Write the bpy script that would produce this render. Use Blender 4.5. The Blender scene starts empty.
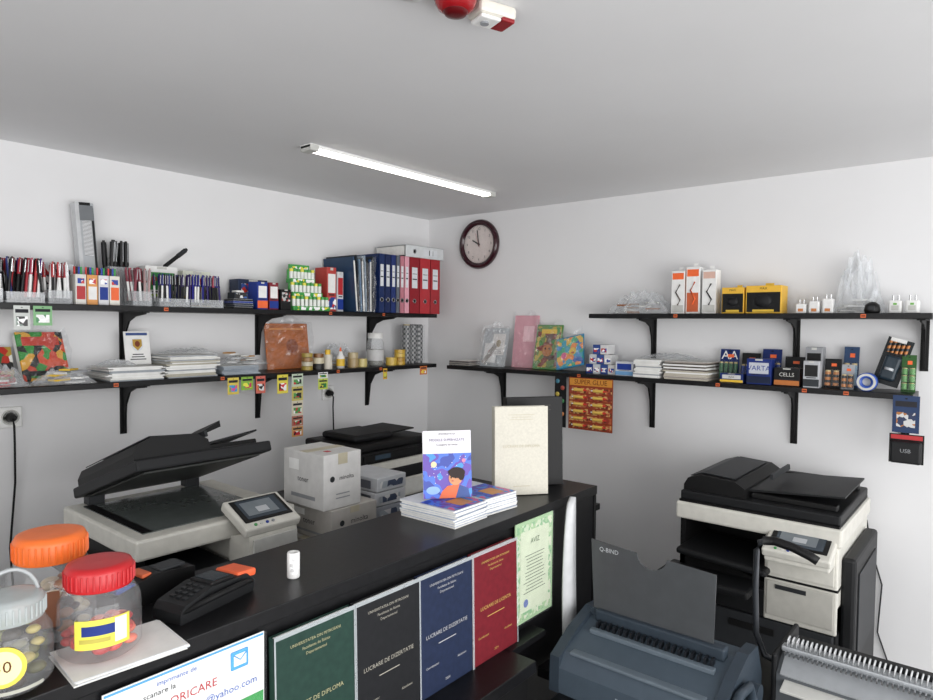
import bpy, bmesh, math, random
from mathutils import Matrix, Vector, noise, Euler
random.seed(7)
R=math.radians
sc=bpy.context.scene
try:
    sc.view_settings.view_transform='Standard'
except Exception as e: print(e)

# ------------------------------------------------ materials
def lin(c):
    c=c.lstrip('#'); v=[int(c[i:i+2],16)/255 for i in (0,2,4)]
    v=[x/12.92 if x<=.04045 else ((x+.055)/1.055)**2.4 for x in v]
    g=.3*v[0]+.59*v[1]+.11*v[2]
    return [g+(x-g)*.94 for x in v]
_m={}
def M(col,rough=.5,metal=0,alpha=1,var=.06,scale=30,emis=0,coat=0,bump=0,spec=None):
    k=(col,rough,metal,alpha,var,scale,emis,coat,bump,spec)
    if k in _m: return _m[k]
    m=bpy.data.materials.new('mat_'+col.strip('#')+'_%d'%len(_m)); m.use_nodes=True
    nt=m.node_tree; p=nt.nodes['Principled BSDF']; c=lin(col)
    tc=nt.nodes.new('ShaderNodeTexCoord'); n=nt.nodes.new('ShaderNodeTexNoise'); n.inputs['Scale'].default_value=scale
    n.inputs['Detail'].default_value=3
    cr=nt.nodes.new('ShaderNodeValToRGB')
    cr.color_ramp.elements[0].position=.3; cr.color_ramp.elements[1].position=.7
    cr.color_ramp.elements[0].color=[max(0,x*(1-var)) for x in c]+[1]
    cr.color_ramp.elements[1].color=[min(1,x*(1+var)) for x in c]+[1]
    nt.links.new(tc.outputs['Object'],n.inputs['Vector']); nt.links.new(n.outputs['Fac'],cr.inputs['Fac'])
    nt.links.new(cr.outputs['Color'],p.inputs['Base Color'])
    p.inputs['Roughness'].default_value=rough; p.inputs['Metallic'].default_value=metal
    p.inputs['Alpha'].default_value=alpha
    if spec is None and not metal and alpha==1 and sum(c)<.35: spec=.28
    if spec is not None: p.inputs['Specular IOR Level'].default_value=spec
    if coat: p.inputs['Coat Weight'].default_value=coat
    if emis:
        p.inputs['Emission Color'].default_value=c+[1]; p.inputs['Emission Strength'].default_value=emis
    if bump:
        b=nt.nodes.new('ShaderNodeBump'); b.inputs['Strength'].default_value=bump; b.inputs['Distance'].default_value=.002
        nt.links.new(n.outputs['Fac'],b.inputs['Height']); nt.links.new(b.outputs['Normal'],p.inputs['Normal'])
    _m[k]=m; return m
def P(cols,scale=25,rough=.4,kind='v',stretch=(1,1,1)):
    """printed packaging: procedural cells / stripes / checks of several inks"""
    k=(tuple(cols),scale,rough,kind,stretch)
    if k in _m: return _m[k]
    m=bpy.data.materials.new('print_%d'%len(_m)); m.use_nodes=True
    nt=m.node_tree; p=nt.nodes['Principled BSDF']
    tc=nt.nodes.new('ShaderNodeTexCoord'); mp=nt.nodes.new('ShaderNodeMapping'); mp.inputs['Scale'].default_value=stretch
    nt.links.new(tc.outputs['Object'],mp.inputs['Vector'])
    cr=nt.nodes.new('ShaderNodeValToRGB'); cr.color_ramp.interpolation='CONSTANT'
    n=len(cols)
    while len(cr.color_ramp.elements)<n: cr.color_ramp.elements.new(.5)
    for i,c in enumerate(cols):
        cr.color_ramp.elements[i].position=i/n; cr.color_ramp.elements[i].color=lin(c)+[1]
    if kind=='v':
        t=nt.nodes.new('ShaderNodeTexVoronoi'); t.inputs['Scale'].default_value=scale
        s=nt.nodes.new('ShaderNodeSeparateColor')
        nt.links.new(mp.outputs[0],t.inputs['Vector']); nt.links.new(t.outputs['Color'],s.inputs[0]); nt.links.new(s.outputs[0],cr.inputs['Fac'])
    elif kind=='n':
        t=nt.nodes.new('ShaderNodeTexNoise'); t.inputs['Scale'].default_value=scale; t.inputs['Detail'].default_value=2
        mr=nt.nodes.new('ShaderNodeMapRange'); mr.inputs[1].default_value=.32; mr.inputs[2].default_value=.68
        nt.links.new(mp.outputs[0],t.inputs['Vector']); nt.links.new(t.outputs['Fac'],mr.inputs[0]); nt.links.new(mr.outputs[0],cr.inputs['Fac'])
    elif kind=='c':
        t=nt.nodes.new('ShaderNodeTexChecker'); t.inputs['Scale'].default_value=scale
        nt.links.new(mp.outputs[0],t.inputs['Vector']); nt.links.new(t.outputs['Fac'],cr.inputs['Fac'])
    else:
        t=nt.nodes.new('ShaderNodeTexWave'); t.wave_profile='SAW'; t.bands_direction={'x':'X','z':'Z','y':'Y'}.get(kind,'X'); t.inputs['Scale'].default_value=scale
        nt.links.new(mp.outputs[0],t.inputs['Vector']); nt.links.new(t.outputs['Fac'],cr.inputs['Fac'])
    nt.links.new(cr.outputs['Color'],p.inputs['Base Color']); p.inputs['Roughness'].default_value=rough
    _m[k]=m; return m
def plastic(name,haze,gloss,rough=.12,col='#eceff2'):
    """thin clear film: transparent + a little haze + grazing-angle gloss"""
    m=bpy.data.materials.new(name); m.use_nodes=True; nt=m.node_tree; nt.nodes.clear()
    o=nt.nodes.new('ShaderNodeOutputMaterial'); tr=nt.nodes.new('ShaderNodeBsdfTransparent'); tr.inputs[0].default_value=(.98,.985,.99,1)
    df=nt.nodes.new('ShaderNodeBsdfDiffuse'); df.inputs[0].default_value=lin(col)+[1]
    gl=nt.nodes.new('ShaderNodeBsdfGlossy'); gl.inputs['Roughness'].default_value=rough
    tc=nt.nodes.new('ShaderNodeTexCoord'); n=nt.nodes.new('ShaderNodeTexNoise'); n.inputs['Scale'].default_value=25
    mr=nt.nodes.new('ShaderNodeMapRange'); mr.inputs[3].default_value=haze*.4; mr.inputs[4].default_value=haze*1.6
    nt.links.new(tc.outputs['Object'],n.inputs['Vector']); nt.links.new(n.outputs['Fac'],mr.inputs[0])
    m1=nt.nodes.new('ShaderNodeMixShader'); m2=nt.nodes.new('ShaderNodeMixShader')
    lw=nt.nodes.new('ShaderNodeLayerWeight'); lw.inputs[0].default_value=.3
    pw=nt.nodes.new('ShaderNodeMath'); pw.operation='POWER'; pw.inputs[1].default_value=2.5
    ml=nt.nodes.new('ShaderNodeMath'); ml.operation='MULTIPLY_ADD'; ml.inputs[1].default_value=.35*gloss; ml.inputs[2].default_value=.035*gloss; ml.use_clamp=True
    nt.links.new(lw.outputs['Facing'],pw.inputs[0]); nt.links.new(pw.outputs[0],ml.inputs[0])
    nt.links.new(mr.outputs[0],m1.inputs[0]); nt.links.new(tr.outputs[0],m1.inputs[1]); nt.links.new(df.outputs[0],m1.inputs[2])
    nt.links.new(ml.outputs[0],m2.inputs[0]); nt.links.new(m1.outputs[0],m2.inputs[1]); nt.links.new(gl.outputs[0],m2.inputs[2]); nt.links.new(m2.outputs[0],o.inputs[0])
    return m

WHITE=M('#eaeae8',.5); PAPER=M('#e4e4e0',.8); BLACK=M('#0f0f10',.5); BLK2=M('#18191b',.5); DGREY=M('#2b2d30',.5)
GREY=M('#8c8f93',.5); LGREY=M('#c4c4bf',.5); CREAM=M('#cfcdc4',.45); ORANGE=M('#f4641c',.5); RED=M('#b81c24',.45)
BLUE=M('#1c3990',.45); YEL=M('#e8be1c',.45); GREEN=M('#2c8e40',.45); PINK=M('#f2b3bd',.5); TEXT=M('#2b2b30',.7)
CLEAR=plastic('clear_plastic',.03,.8); CLEAR2=plastic('clear_plastic_box',.22,1.0); CHROME=M('#c0c2c4',.25,metal=1); GOLD=M('#cbb378',.5)
FILM=plastic('crumpled_film',.20,1.6,.15); FILM2=plastic('thin_film',.06,1.5,.15); JARP=plastic('jar_plastic',.08,1.2,.06)
WOOD=M('#131315',.36,var=.25,scale=60,bump=.06)

# ------------------------------------------------ builder
_tx={}
def textdata(s):
    if s in _tx: return _tx[s]
    cu=bpy.data.curves.new('t','FONT'); cu.body=s; cu.align_x='CENTER'; cu.align_y='CENTER'; cu.size=1
    cu.resolution_u=2
    o=bpy.data.objects.new('t',cu); bpy.context.collection.objects.link(o)
    dg=bpy.context.evaluated_depsgraph_get(); me=bpy.data.meshes.new_from_object(o.evaluated_get(dg))
    d=([v.co.copy() for v in me.vertices],[list(f.vertices) for f in me.polygons])
    bpy.data.objects.remove(o); bpy.data.meshes.remove(me); bpy.data.curves.remove(cu)
    _tx[s]=d; return d
def T3(x,y,z): return Matrix.Translation((x,y,z))
def RX(a): return Matrix.Rotation(R(a),4,'X')
def RY(a): return Matrix.Rotation(R(a),4,'Y')
def RZ(a): return Matrix.Rotation(R(a),4,'Z')
class B:
    def __init__(s,name,loc=(0,0,0),rz=0):
        s.name=name; s.loc=loc; s.rz=rz; s.V=[]; s.F=[]; s.I=[]; s.S=[]; s.mats=[]; s.M=Matrix.Identity(4)
    def mi(s,m):
        if m not in s.mats: s.mats.append(m)
        return s.mats.index(m)
    def add(s,V,F,m,mx=None,smooth=False):
        mx=s.M@mx if mx is not None else s.M
        o=len(s.V); i=s.mi(m)
        s.V+= [mx@Vector(v) for v in V]
        for f in F: s.F.append([o+k for k in f]); s.I.append(i); s.S.append(smooth)
    def bmm(s,bm,m,mx,smooth=False):
        bm.verts.index_update()
        s.add([v.co.copy() for v in bm.verts],[[v.index for v in f.verts] for f in bm.faces],m,mx,smooth); bm.free()
    def box(s,x0,x1,y0,y1,z0,z1,m,bev=0,mx=None,seg=2):
        bm=bmesh.new(); bmesh.ops.create_cube(bm,size=1)
        for v in bm.verts:
            v.co=Vector(((x0+x1)/2+v.co.x*(x1-x0),(y0+y1)/2+v.co.y*(y1-y0),(z0+z1)/2+v.co.z*(z1-z0)))
        if bev: bmesh.ops.bevel(bm,geom=bm.edges[:],offset=bev,segments=seg,affect='EDGES',profile=.5)
        s.bmm(bm,m,mx or Matrix.Identity(4),False)
    def cyl(s,c,r,h,m,r2=None,mx=None,n=20,smooth=True):
        r2=r if r2 is None else r2
        V=[];F=[]
        for k in range(n):
            a=2*math.pi*k/n; V.append((c[0]+r*math.cos(a),c[1]+r*math.sin(a),c[2])); V.append((c[0]+r2*math.cos(a),c[1]+r2*math.sin(a),c[2]+h))
        F=[[2*k,(2*k+2)%(2*n),(2*k+3)%(2*n),2*k+1] for k in range(n)]
        s.add(V,F,m,mx,smooth)
        s.add(V,[[2*k for k in range(n)][::-1],[2*k+1 for k in range(n)]],m,mx,False)
    def lathe(s,prof,m,c=(0,0,0),n=28,mx=None,a0=0,a1=360,smooth=True):
        V=[];F=[];full=(a1-a0>=360); cnt=n if full else n+1
        for k in range(cnt):
            a=R(a0+(a1-a0)*k/n)
            for r,z in prof: V.append((c[0]+r*math.cos(a),c[1]+r*math.sin(a),c[2]+z))
        L=len(prof)
        for k in range(n):
            k2=(k+1)%cnt
            for j in range(L-1): F.append([k*L+j,k2*L+j,k2*L+j+1,k*L+j+1])
        s.add(V,F,m,mx,smooth)
    def prism(s,poly,axis,a,b,m,mx=None):
        """poly in the plane perpendicular to axis"""
        def p(u,v,w): return {'x':(w,u,v),'y':(u,w,v),'z':(u,v,w)}[axis]
        n=len(poly); V=[p(u,v,a) for u,v in poly]+[p(u,v,b) for u,v in poly]
        F=[list(range(n))[::-1],list(range(n,2*n))]+[[k,(k+1)%n,n+(k+1)%n,n+k] for k in range(n)]
        s.add(V,F,m,mx)
    def tube(s,pts,r,m,n=8,mx=None):
        pts=[Vector(p) for p in pts]; V=[];F=[]
        for i,p in enumerate(pts):
            d=(pts[min(i+1,len(pts)-1)]-pts[max(i-1,0)]).normalized()
            a=Vector((0,0,1)) if abs(d.z)<.9 else Vector((1,0,0))
            u=d.cross(a).normalized(); w=d.cross(u)
            for k in range(n):
                t=2*math.pi*k/n; V.append(p+u*r*math.cos(t)+w*r*math.sin(t))
        for i in range(len(pts)-1):
            for k in range(n): F.append([i*n+k,i*n+(k+1)%n,(i+1)*n+(k+1)%n,(i+1)*n+k])
        F.append(list(range(n))); F.append([(len(pts)-1)*n+k for k in range(n)])
        s.add(V,F,m,mx,True)
    def sph(s,c,r,m,sc=(1,1,1),n=12,mx=None):
        bm=bmesh.new(); bmesh.ops.create_uvsphere(bm,u_segments=n,v_segments=max(6,n//2+2),radius=r)
        for v in bm.verts: v.co=Vector((c[0]+v.co.x*sc[0],c[1]+v.co.y*sc[1],c[2]+v.co.z*sc[2]))
        s.bmm(bm,m,mx or Matrix.Identity(4),True)
    def disc(s,x,z,rx,rz,y,m,n=24,mx=None):
        s.add([(x+rx*math.cos(2*math.pi*k/n),y,z+rz*math.sin(2*math.pi*k/n)) for k in range(n)],[list(range(n))],m,mx)
    def rect(s,x0,x1,z0,z1,y,m,mx=None):
        s.add([(x0,y,z0),(x1,y,z0),(x1,y,z1),(x0,y,z1)],[[0,1,2,3]],m,mx)
    def text(s,t,x,y,z,size,m,mx=None,flat=False):
        V,F=textdata(t); q=T3(x,y,z)@(Matrix.Identity(4) if flat else RX(90))@Matrix.Scale(size,4)
        s.add(V,F,m,(mx@q) if mx is not None else q)
    def lines(s,x0,x1,z0,z1,y,n,m,h=.4,mx=None):
        dz=(z1-z0)/n
        for i in range(n):
            L=(x1-x0)*random.uniform(.6,1); c=(x0+x1)/2; z=z0+(i+.5)*dz
            s.rect(c-L/2,c+L/2,z-dz*h/2,z+dz*h/2,y,m,mx)
    def film(s,w,h,y,seed,m=None,amp=.012,n=20):
        """loose crumpled clear sleeve hanging over the front"""
        V=[];F=[]
        for i in range(n+1):
            for j in range(n+1):
                u=i/n-.5; v=j/n
                r1=1-2*abs(noise.noise(Vector((u*6+seed,v*5,seed)))); r2=1-2*abs(noise.noise(Vector((u*14,v*12+seed,seed))))
                V.append((u*w*(1+.06*math.sin(9*v+seed)),y-amp*(.3+r1+.5*r2),max(.002,v*h*(1+.07*math.sin(8*u+seed)))))
        for i in range(n):
            for j in range(n):
                a=i*(n+1)+j; F.append([a,a+n+1,a+n+2]); F.append([a,a+n+2,a+1])
        s.add(V,F,m or FILM2)
    def done(s):
        me=bpy.data.meshes.new(s.name); me.from_pydata([tuple(v) for v in s.V],[],s.F)
        for m in s.mats: me.materials.append(m)
        me.polygons.foreach_set('material_index',s.I); me.polygons.foreach_set('use_smooth',s.S); me.update()
        o=bpy.data.objects.new(s.name,me); bpy.context.collection.objects.link(o)
        o.location=s.loc; o.rotation_euler=(0,0,R(s.rz)); return o

# ------------------------------------------------ room
CEIL=2.323
wm=M('#e2e2e3',.75,var=.015,scale=3,bump=.03)
def slab(name,x0,x1,y0,y1,z0,z1,m):
    b=B(name); b.box(x0,x1,y0,y1,z0,z1,m); return b.done()
slab('wall_back',-5.0,.1,0,.1,0,CEIL,wm)
slab('wall_right',0,.1,-5.0,0,0,CEIL,wm)
slab('wall_left',-5.1,-5.0,-5.0,.1,0,CEIL,wm)
slab('ceiling',-5.1,.1,-5.0,.1,CEIL,CEIL+.1,M('#e2e2e3',.7,var=.02,scale=2))
slab('floor',-5.1,.1,-5.0,.1,-.1,0,M('#7b7a78',.5,var=.15,scale=8))
for nm,a in (('baseboard_back',(-5.0,0,-.012,0,0,.07)),('baseboard_right',(-.012,0,-5.0,-.012,0,.07))):
    slab(nm,*a,M('#d0d0d0',.5))

# ------------------------------------------------ wall shelves
def shelf(name,loc,rz,L,D,brs,bl,tags):
    """local: x along wall, y 0 = wall, -y outwards; z 0 = top surface"""
    b=B(name,loc,rz)
    b.box(0,L,-D,-.001,-.022,0,WOOD,.002)
    for x in brs:
        b.box(x-.014,x+.014,-.006,-.0005,-.026-bl,-.022,BLACK,.001)
        b.box(x-.014,x+.014,-D*.9,-.001,-.027,-.022,BLACK,.001)
        b.prism([(-.004,-.026),(-D*.88,-.026),(-D*.88,-.032),(-D*.5,-.042),(-D*.28,-.062),(-.034,-.03-bl*.4),(-.018,-.03-bl*.95),(-.004,-.03-bl*.96)],'x',x-.004,x+.004,BLACK)
    for x in tags:
        b.box(x-.009,x+.009,-D-.0012,-D,-.018,-.004,M('#d8622a',.5))
        b.rect(x-.007,x+.007,-.014,-.008,-D-.0015,M('#7a3010'))
    return b.done()
shelf('wall_shelf',(-3.25,0,1.71),0,3.06,.25,[1.33-.0,1.985,2.73,.6],.2,[1.4,2.25,2.62])
shelf('wall_shelf',(-3.25,0,1.41),0,3.06,.25,[1.33,1.985,2.72,.6],.22,[1.2,1.65,2.3,2.6])
shelf('wall_shelf',(0,-1.29,1.71),-90,1.42,.2,[.262,.92,1.384],.2,[.45,1.2])
shelf('wall_shelf',(0,-.34,1.405),-90,2.32,.2,[.283,1.212,1.87,2.28],.24,[.9,1.6,1.95,2.1])

# ------------------------------------------------ fixtures
b=B('ceiling_light',(-1.61,-.86,CEIL)); 
b.prism([(-.032,-.0005),(.032,-.0005),(.03,-.012),(-.03,-.012)],'x',0,1.15,WHITE)
b.prism([(-.026,-.012),(.026,-.012),(.02,-.020),(.008,-.023),(-.008,-.023),(-.02,-.020)],'x',.04,1.11,M('#fffaf0',.5,emis=7))
b.box(0,.04,-.033,.033,-.025,-.0005,LGREY,.004); b.box(1.11,1.15,-.033,.033,-.025,-.0005,LGREY,.004); b.done()
b=B('alarm_beacon',(-2.12,-2.043,CEIL)); b.cyl((0,0,-.012),.045,.0115,M('#a01018',.4),n=32)
b.lathe([(.043,-.012),(.042,-.022),(.036,-.032),(.026,-.038),(0,-.041)],M('#980a14',.25,coat=.4)); b.lathe([(.026,-.037),(.022,-.044),(.010,-.046),(0,-.046)],M('#5a060c',.3)); b.done()
b=B('fire_alarm_sounder',(-2.025,-2.063,CEIL),-20); b.box(-.045,.045,-.03,.03,-.028,-.0005,M('#d8d4ca',.4),.008)
b.box(-.04,.01,-.024,.024,-.036,-.028,WHITE,.004); b.box(.01,.043,-.026,.026,-.034,-.022,M('#8a1820'),.004); b.cyl((-.018,0,-.04),.009,.006,GREY); b.done()
b=B('smoke_detector',(-2.205,-2.0,CEIL)); b.lathe([(.0,-.0005),(.04,-.0005),(.04,-.010),(.032,-.016),(.026,-.026),(0,-.028)],WHITE); b.cyl((0,0,-.031),.006,.004,RED); b.done()
# clock
b=B('wall_clock',(-.001,-.428,2.137),-90)
b.M=RX(90); b.lathe([(0,0),(.147,0),(.150,.012),(.142,.030),(.128,.034),(.118,.024),(.114,.016)],M('#33101a',.25,coat=.5),n=48)
b.lathe([(0,.012),(.116,.012)],M('#e0d3cd',.5),n=48); b.lathe([(0,.019),(.114,.019)],CLEAR,n=48)
b.M=Matrix.Identity(4)
for k in range(12):
    a=R(30*k); b.text(str(12 if k==0 else k),.092*math.sin(a),-.0135,.092*math.cos(a),.022,TEXT)
for k in range(60):
    b.box(-.0006,.0006,-.0136,-.013,.106,.112,TEXT,mx=RY(6*k))
b.box(-.004,.004,-.016,-.015,-.01,.055,BLACK,mx=RY(-62)); b.box(-.003,.003,-.017,-.016,-.015,.085,BLACK,mx=RY(-8)); b.disc(0,0,.008,.008,-.0175,BLACK); b.box(-.0006,.0006,-.0178,-.0172,-.02,.07,RED,mx=RY(-20)); b.done()
def outlet(loc,pts):
    b=B('power_outlet',loc); b.box(-.04,.04,-.012,-.0005,-.04,.04,WHITE,.004); b.M=RX(90); b.lathe([(.0,.012),(.024,.012),(.028,.018),(.03,.012)],LGREY); b.M=Matrix.Identity(4)
    b.cyl((0,0,0),.018,.03,BLACK,r2=.013,mx=T3(0,-.014,-.0)@RX(90)); b.tube([(0,-.04,0)]+pts,.004,BLACK); b.done()
outlet((-2.337,0,1.278),[(.0,-.055,-.03),(.005,-.04,-.1),(.01,-.02,-.25),(-.01,-.02,-.5),(.01,-.02,-.9)])
outlet((-.823,0,1.26),[(0,-.055,-.02),(.01,-.04,-.08),(.03,-.02,-.2),(.03,-.02,-.4)])
b=B('wall_cable'); b.tube([(-.02,-2.50,.86),(-.01,-2.515,.75),(-.01,-2.56,.6),(-.01,-2.55,.4),(-.01,-2.62,.2),(-.01,-2.66,.01)],.003,DGREY); b.done()

# ------------------------------------------------ generic goods
def carton(name,loc,rz,w,d,h,body,lab=None,band=None,tab=True,txt=None,tcol=None,side=None):
    """loc = centre of footprint, front = local -y"""
    b=B(name,loc,rz); b.box(-w/2,w/2,-d/2,d/2,0,h,body,min(.002,h*.1))
    y=-d/2-.0006
    if band: b.rect(-w/2*.98,w/2*.98,h*.05,h*.32,y,band)
    if lab: b.rect(-w/2*.8,w/2*.8,h*.42,h*.85,y,lab)
    if side:
        b.add([(-w/2-.0006,-d*.4,h*.15),(-w/2-.0006,d*.4,h*.15),(-w/2-.0006,d*.4,h*.85),(-w/2-.0006,-d*.4,h*.85)],[[0,1,2,3]],side)
    b.rect(-w*.3,w*.3,h*.36,h*.39,y,TEXT)
    if tab: b.box(-w*.15,w*.15,-d/2-.001,-d/2,h*.93,h*.99,LGREY); b.box(-w/2*.97,w/2*.97,-.0006,.0006,h,h+.0006,GREY)
    if txt: b.text(txt,0,y-.0005,h*.63,min(w/len(txt)*1.5,h*.3),tcol or TEXT)
    return b.done()
def pens(name,loc,rz,w,d,h,nx,ny,cols,box,plen=.14,tilt=6,rp=.005):
    b=B(name,loc,rz); t=.0015
    b.box(-w/2,w/2,-d/2,d/2,0,.003,box); b.box(-w/2,w/2,-d/2,-d/2+t,0,h,box); b.box(-w/2,w/2,d/2-t,d/2,0,h*1.25,box)
    b.box(-w/2,-w/2+t,-d/2,d/2,0,h,box); b.box(w/2-t,w/2,-d/2,d/2,0,h,box)
    for i in range(nx):
        for j in range(ny):
            x=-w/2+w*(i+.5)/nx; y=-d/2+d*(j+.5)/ny; c=M(random.choice(cols),.35)
            q=T3(x,y,.006)@RX(random.uniform(-tilt,tilt))@RY(random.uniform(-tilt,tilt))
            b.cyl((0,0,.004),rp*.5,.012,DGREY,r2=rp,mx=q,n=8); b.cyl((0,0,.016),rp,plen*.55,random.choice([c,WHITE,c,BLK2]),mx=q,n=8)
            b.cyl((0,0,.016+plen*.55),rp*1.2,plen*.35,c,mx=q,n=8); b.cyl((0,0,.016+plen*.9),rp*.6,.008,c,mx=q,n=8)
            b.box(-.001,.001,-rp*1.9,-rp*1.3,.016+plen*.6,.016+plen*.9,CHROME,mx=q)
    return b.done()
def stack(name,loc,rz,w,d,h,n,cols,jit=.01):
    b=B(name,loc,rz); dz=h/n
    for i in range(n):
        q=T3(random.uniform(-jit,jit),random.uniform(-jit,jit)*.5,i*dz)@RZ(random.uniform(-3,3)*jit/.01)
        m=random.choice(cols); b.box(-w/2,w/2,-d/2,d/2,.0003,dz*.9,m,mx=q); b.box(-w/2+.001,w/2-.001,-d/2+.001,d/2-.001,dz*.88,dz,PAPER,mx=q)
    return b.done()
def bag(name,loc,rz,w,d,h,seed,m=FILM,inner=None,p=1.6):
    """crumpled film: ridged creases over a pillow form"""
    b=B(name,loc,rz); n=30; V=[];F=[]
    for i in range(n+1):
        for j in range(n+1):
            u=2*i/n-1; v=2*j/n-1; e=max(0,1-abs(u)**2.2)*max(0,1-abs(v)**2.2)
            r1=1-2.2*abs(noise.noise(Vector((u*1.6+seed,v*1.6,seed)))); r2=1-2.2*abs(noise.noise(Vector((u*4,v*4+seed,seed*2))))
            nz=.55*r1+.35*r2
            V.append((u*w/2*(1+.08*math.sin(7*v+seed)),v*d/2*(1-.06*math.sin(5*u)),max(.001,h*(e**.7)*(.25+.85*max(0,nz))+.002)))
    for i in range(n):
        for j in range(n):
            a=i*(n+1)+j; F.append([a,a+n+1,a+n+2]); F.append([a,a+n+2,a+1])
    b.add(V,F,m)
    if inner:
        for k in range(9): b.box(-.03,.03,-.02,.02,0,.006,inner[k%len(inner)],mx=T3(random.uniform(-.28,.28)*w,random.uniform(-.2,.2)*d,.003+k*.006)@RZ(random.uniform(0,90)))
    return b.done()
def binder(name,loc,rz,w,col,h=.32,d=.28,flat=False):
    b=B(name,loc,rz); c=M(col,.4)
    if flat: b.M=T3(0,0,w/2)@RY(90)@T3(0,0,-h/2)
    b.box(-w/2,-w/2+.003,-d/2,d/2,0,h,c,.001); b.box(w/2-.003,w/2,-d/2,d/2,0,h,c,.001); b.box(-w/2,w/2,-d/2,-d/2+.003,0,h,c,.001)
    b.box(-w/2+.006,w/2-.012,-d/2+.02,d/2-.01,.006,h-.012,PAPER)
    y=-d/2-.0006; b.rect(-w*.27,w*.27,h*.45,h*.82,y,M('#d4d8dc',.4)); b.rect(-w*.22,w*.22,h*.6,h*.62,y-.0004,TEXT); b.rect(-w*.22,w*.22,h*.7,h*.71,y-.0004,TEXT)
    b.M=b.M@T3(0,-d/2,h*.22)@RX(90); b.lathe([(0.006,.0),(.0095,.0),(.0125,.002),(.0125,0)],CHROME); b.lathe([(0,.0012),(.008,.0012)],BLACK)
    return b.done()
def card(name,loc,rz,w,h,front,lean=0,t=.003,extras=None,back=PAPER,layers=1,roll=0):
    """thin book / leaflet leaning back"""
    b=B(name,loc,rz); b.M=T3(0,0,layers*t*1.1*math.sin(R(lean))+.0003+w/2*abs(math.sin(R(roll))))@RX(-lean)@RY(roll)
    for k in range(layers):
        b.box(-w/2,w/2,k*t*1.1,k*t*1.1+t,.0,h*(1-.02*k),back if k else front,t*.2)
    b.rect(-w/2,w/2,0,h,-.0006,front)
    if extras: extras(b,w,h,-.0012)
    return b.done()
def blister(name,loc,rz,w,h,cardm,n,cellm,lean=8,label=ORANGE,rows=1,txt=None,tcol=WHITE,hang=False,cr=None):
    b=B(name,loc,rz); 
    if hang: b.M=T3(0,0,-h)
    else: b.M=RX(-lean)
    b.box(-w/2,w/2,0,.0012,0,h,cardm)
    b.disc(0,h*.94,w*.08,w*.035,-.0006,BLACK)
    for r in range(rows):
        z0=h*.06+r*h*.6/rows; hh=h*.56/rows; rr=cr or min(w/n*.42,.011)
        for i in range(n):
            x=-w/2+w*(i+.5)/n; b.cyl((x,-rr-.002,z0),rr,hh*.86,cellm,n=12); b.cyl((x,-rr-.002,z0+hh*.86),rr*.9,hh*.08,GOLD,n=12)
        b.box(-w*.47,w*.47,-2*rr-.004,-.001,z0-.002,z0+hh*1.0,CLEAR,.003)
    if label: b.box(-w*.1,w*.22,-.0025,-.0012,h*.74,h*.84,label)
    if txt: b.text(txt,0,-.002,h*.8,w/len(txt)*1.3,tcol)
    return b.done()

U=1.7103; L=1.4103
# ---- back wall, upper shelf
pc=['#a5182a','#4a2476','#18181c','#a92a4a','#1c2d6a','#b8222a','#2b2b2f','#101012']
pens('pen_display',(-2.46,-.15,U),0,.11,.1,.05,8,3,pc,CLEAR2,.145)
pens('pen_display',(-2.335,-.15,U),0,.12,.1,.04,9,4,pc,CLEAR2,.15)
pens('pen_display',(-2.225,-.16,U),0,.08,.09,.05,6,3,['#b81f26','#e0e0e0','#a5182a','#1a1a1c'],CLEAR2,.14)
b=B('colour_pen_cartons',(-2.085,-.175,U))
for k,(c,l) in enumerate([('#dcd9d2',RED),('#e09848',WHITE),('#d8d8dc',BLUE),('#e2ded4',ORANGE)]):
    x=-.07+k*.041; b.box(x-.019,x+.019,-.03,.03,0,.115,M(c,.4),.002); b.rect(x-.015,x+.015,.02,.07,-.0306,l); b.rect(x-.012,x+.012,.08,.10,-.0306,P(['#d03030','#2040a0','#ffffff'],90))
    for j in range(4): b.cyl((x-.012+j*.008,0,.115),.0035,.03,M(['#d02020','#202020','#2040b0','#20a040'][j],.4),n=8)
b.done()
carton('pen_carton',(-2.20,-.06,U),0,.12,.07,.16,M('#cfd2d6',.4),P(['#c02030','#e8e8e8','#202838'],50),M('#5a2a76',.4))
b=B('ruler_pack',(-2.06,-.045,U)); b.M=RY(-4)
b.box(-.034,.034,-.02,.02,0.003,.41,M('#a8acb0',.3),.002); b.box(-.036,-.022,-.022,.022,0.003,.412,M('#e0e2e4',.2,alpha=.7)); b.rect(-.014,.02,.2,.37,-.0206,P(['#3a3d42','#cfd2d6','#e5e5e5'],60,kind='z')); b.rect(.022,.031,.05,.39,-.0212,BLK2); b.rect(-.03,.03,.34,.40,-.0214,M('#6e7276')); b.box(-.02,.022,-.021,.021,.395,.412,BLACK,.002); b.done()
pens('marker_holder',(-1.972,-.08,U),0,.085,.07,.16,4,2,['#1a1a1c','#2a2a2c','#18181a'],CLEAR2,.265,3,.009)
pens('pen_display',(-1.932,-.18,U),0,.075,.08,.06,5,3,['#803040','#b09090','#a04050','#a03040'],CLEAR2,.14)
pens('pen_display',(-1.80,-.19,U),0,.13,.07,.035,11,2,['#101014','#1d2a7a','#2a1a50'],CLEAR2,.12,3,.0045)
pens('pen_display',(-1.655,-.19,U),0,.15,.07,.035,13,2,['#2a1a60','#1a1a1e','#1a1a80','#a8304a'],CLEAR2,.125,3,.0045)
carton('stationery_carton',(-1.80,-.07,U),0,.14,.08,.175,WHITE,GREEN,P(['#a8c832','#ffffff','#202020'],40),txt='PEN',tcol=RED)
carton('stationery_carton',(-1.64,-.07,U),0,.13,.08,.165,M('#d8dccc',.4),P(['#b4cc3c','#f2f2f2','#c02020'],50),YEL)
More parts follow.
